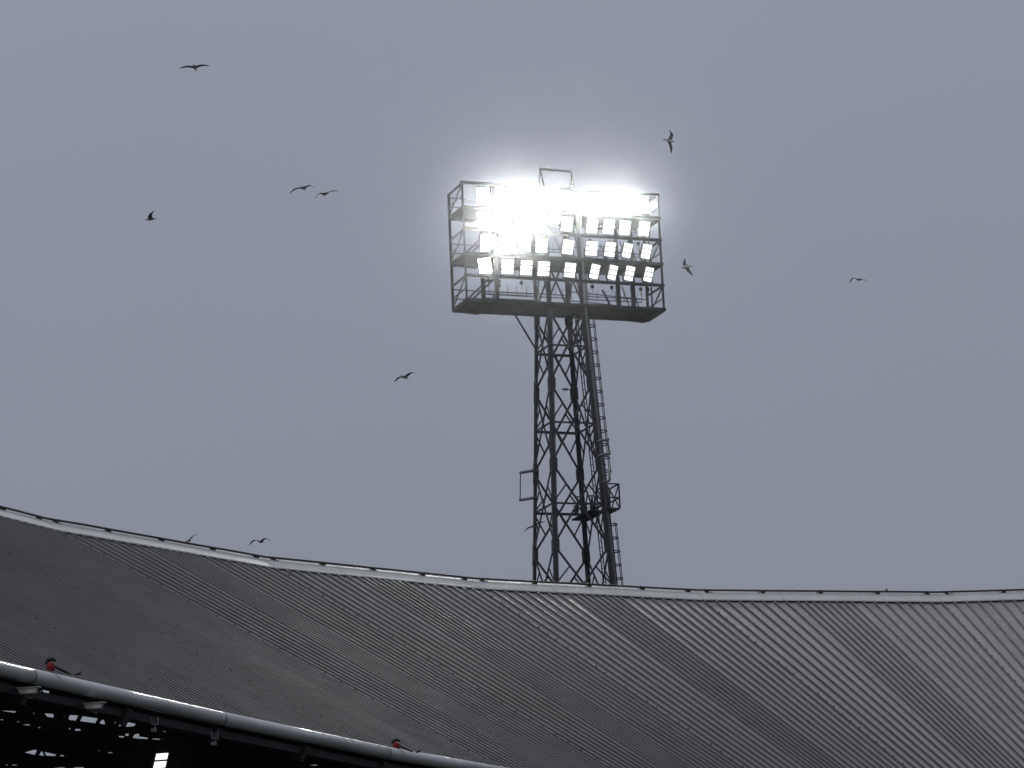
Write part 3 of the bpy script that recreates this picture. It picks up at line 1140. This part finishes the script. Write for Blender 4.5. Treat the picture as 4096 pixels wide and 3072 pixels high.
w = bpy.data.worlds.new('World')
SC.world = w
w.use_nodes = True
nt = w.node_tree
nt.nodes.clear()
out = nt.nodes.new('ShaderNodeOutputWorld')
SUN_EL, SUN_ROT = R(68), R(200)
sky = nt.nodes.new('ShaderNodeTexSky')
sky.sky_type = 'NISHITA'
sky.sun_disc = False
sky.sun_elevation = SUN_EL
sky.sun_rotation = SUN_ROT
bg1 = nt.nodes.new('ShaderNodeBackground')
bg1.inputs['Strength'].default_value = .05
nt.links.new(sky.outputs['Color'], bg1.inputs['Color'])
# overcast layer: brighter overhead than at the horizon, as a clouded sky is
tc = nt.nodes.new('ShaderNodeTexCoord')
sep = nt.nodes.new('ShaderNodeSeparateXYZ')
nt.links.new(tc.outputs['Generated'], sep.inputs['Vector'])
mr = nt.nodes.new('ShaderNodeMapRange')
mr.inputs['From Min'].default_value = 0
mr.inputs['From Max'].default_value = 1
mr.inputs['To Min'].default_value = .84
mr.inputs['To Max'].default_value = 2.35
pw = nt.nodes.new('ShaderNodeMath')
pw.operation = 'POWER'
pw.inputs[1].default_value = 2.0
pw.use_clamp = True
mx = nt.nodes.new('ShaderNodeMath')
mx.operation = 'MAXIMUM'
mx.inputs[1].default_value = 0.0
nt.links.new(sep.outputs['Z'], mx.inputs[0])
nt.links.new(mx.outputs['Value'], pw.inputs[0])
nt.links.new(pw.outputs['Value'], mr.inputs['Value'])
nz = nt.nodes.new('ShaderNodeTexNoise')
nz.inputs['Scale'].default_value = 2.2
nz.inputs['Detail'].default_value = 4
nt.links.new(tc.outputs['Generated'], nz.inputs['Vector'])
mr2 = nt.nodes.new('ShaderNodeMapRange')
mr2.inputs['To Min'].default_value = .93
mr2.inputs['To Max'].default_value = 1.07
nt.links.new(nz.outputs['Fac'], mr2.inputs['Value'])
mul = nt.nodes.new('ShaderNodeMath')
mul.operation = 'MULTIPLY'
nt.links.new(mr.outputs['Result'], mul.inputs[0])
nt.links.new(mr2.outputs['Result'], mul.inputs[1])
bg2 = nt.nodes.new('ShaderNodeBackground')
bg2.inputs['Color'].default_value = (.290, .313, .373, 1)
nt.links.new(mul.outputs['Value'], bg2.inputs['Strength'])
mix = nt.nodes.new('ShaderNodeMixShader')
mix.inputs['Fac'].default_value = .9
nt.links.new(bg1.outputs['Background'], mix.inputs[1])
nt.links.new(bg2.outputs['Background'], mix.inputs[2])
nt.links.new(mix.outputs['Shader'], out.inputs['Surface'])

sl = bpy.data.lights.new('sun', 'SUN')
sl.energy = .5
sl.angle = R(25)
sl.color = (1.0, .97, .93)
so = bpy.data.objects.new('sun', sl)
COL.objects.link(so)
sd = V((math.sin(SUN_ROT) * math.cos(SUN_EL), math.cos(SUN_ROT) * math.cos(SUN_EL), math.sin(SUN_EL)))
so.rotation_euler = sd.to_track_quat('Z', 'Y').to_euler()
so.location = (0, 0, 80)

# ------------------------------------------------------------------ camera
cam = bpy.data.cameras.new('camera')
co = bpy.data.objects.new('camera', cam)
COL.objects.link(co)
cam.sensor_fit = 'HORIZONTAL'
cam.sensor_width = 36
cam.lens = 36 * F / 4096
cam.clip_start = .1
cam.clip_end = 6000
Rv, Uv = V((1, 0, 0)), V((0, -_sp, _cp))
cr_, cu_ = Rv * _c - Uv * _s, Rv * _s + Uv * _c
bk = cr_.cross(cu_)
co.matrix_world = Matrix(((cr_.x, cu_.x, bk.x, 0), (cr_.y, cu_.y, bk.y, 0), (cr_.z, cu_.z, bk.z, 0), (0, 0, 0, 1)))
SC.camera = co

SC.render.engine = 'CYCLES'
SC.view_settings.view_transform = 'Standard'
SC.view_settings.look = 'None'
SC.view_settings.exposure = 0
SC.view_settings.gamma = 1
SC.cycles.use_denoising = True
SC.cycles.max_bounces = 8
SC.cycles.volume_bounces = 0
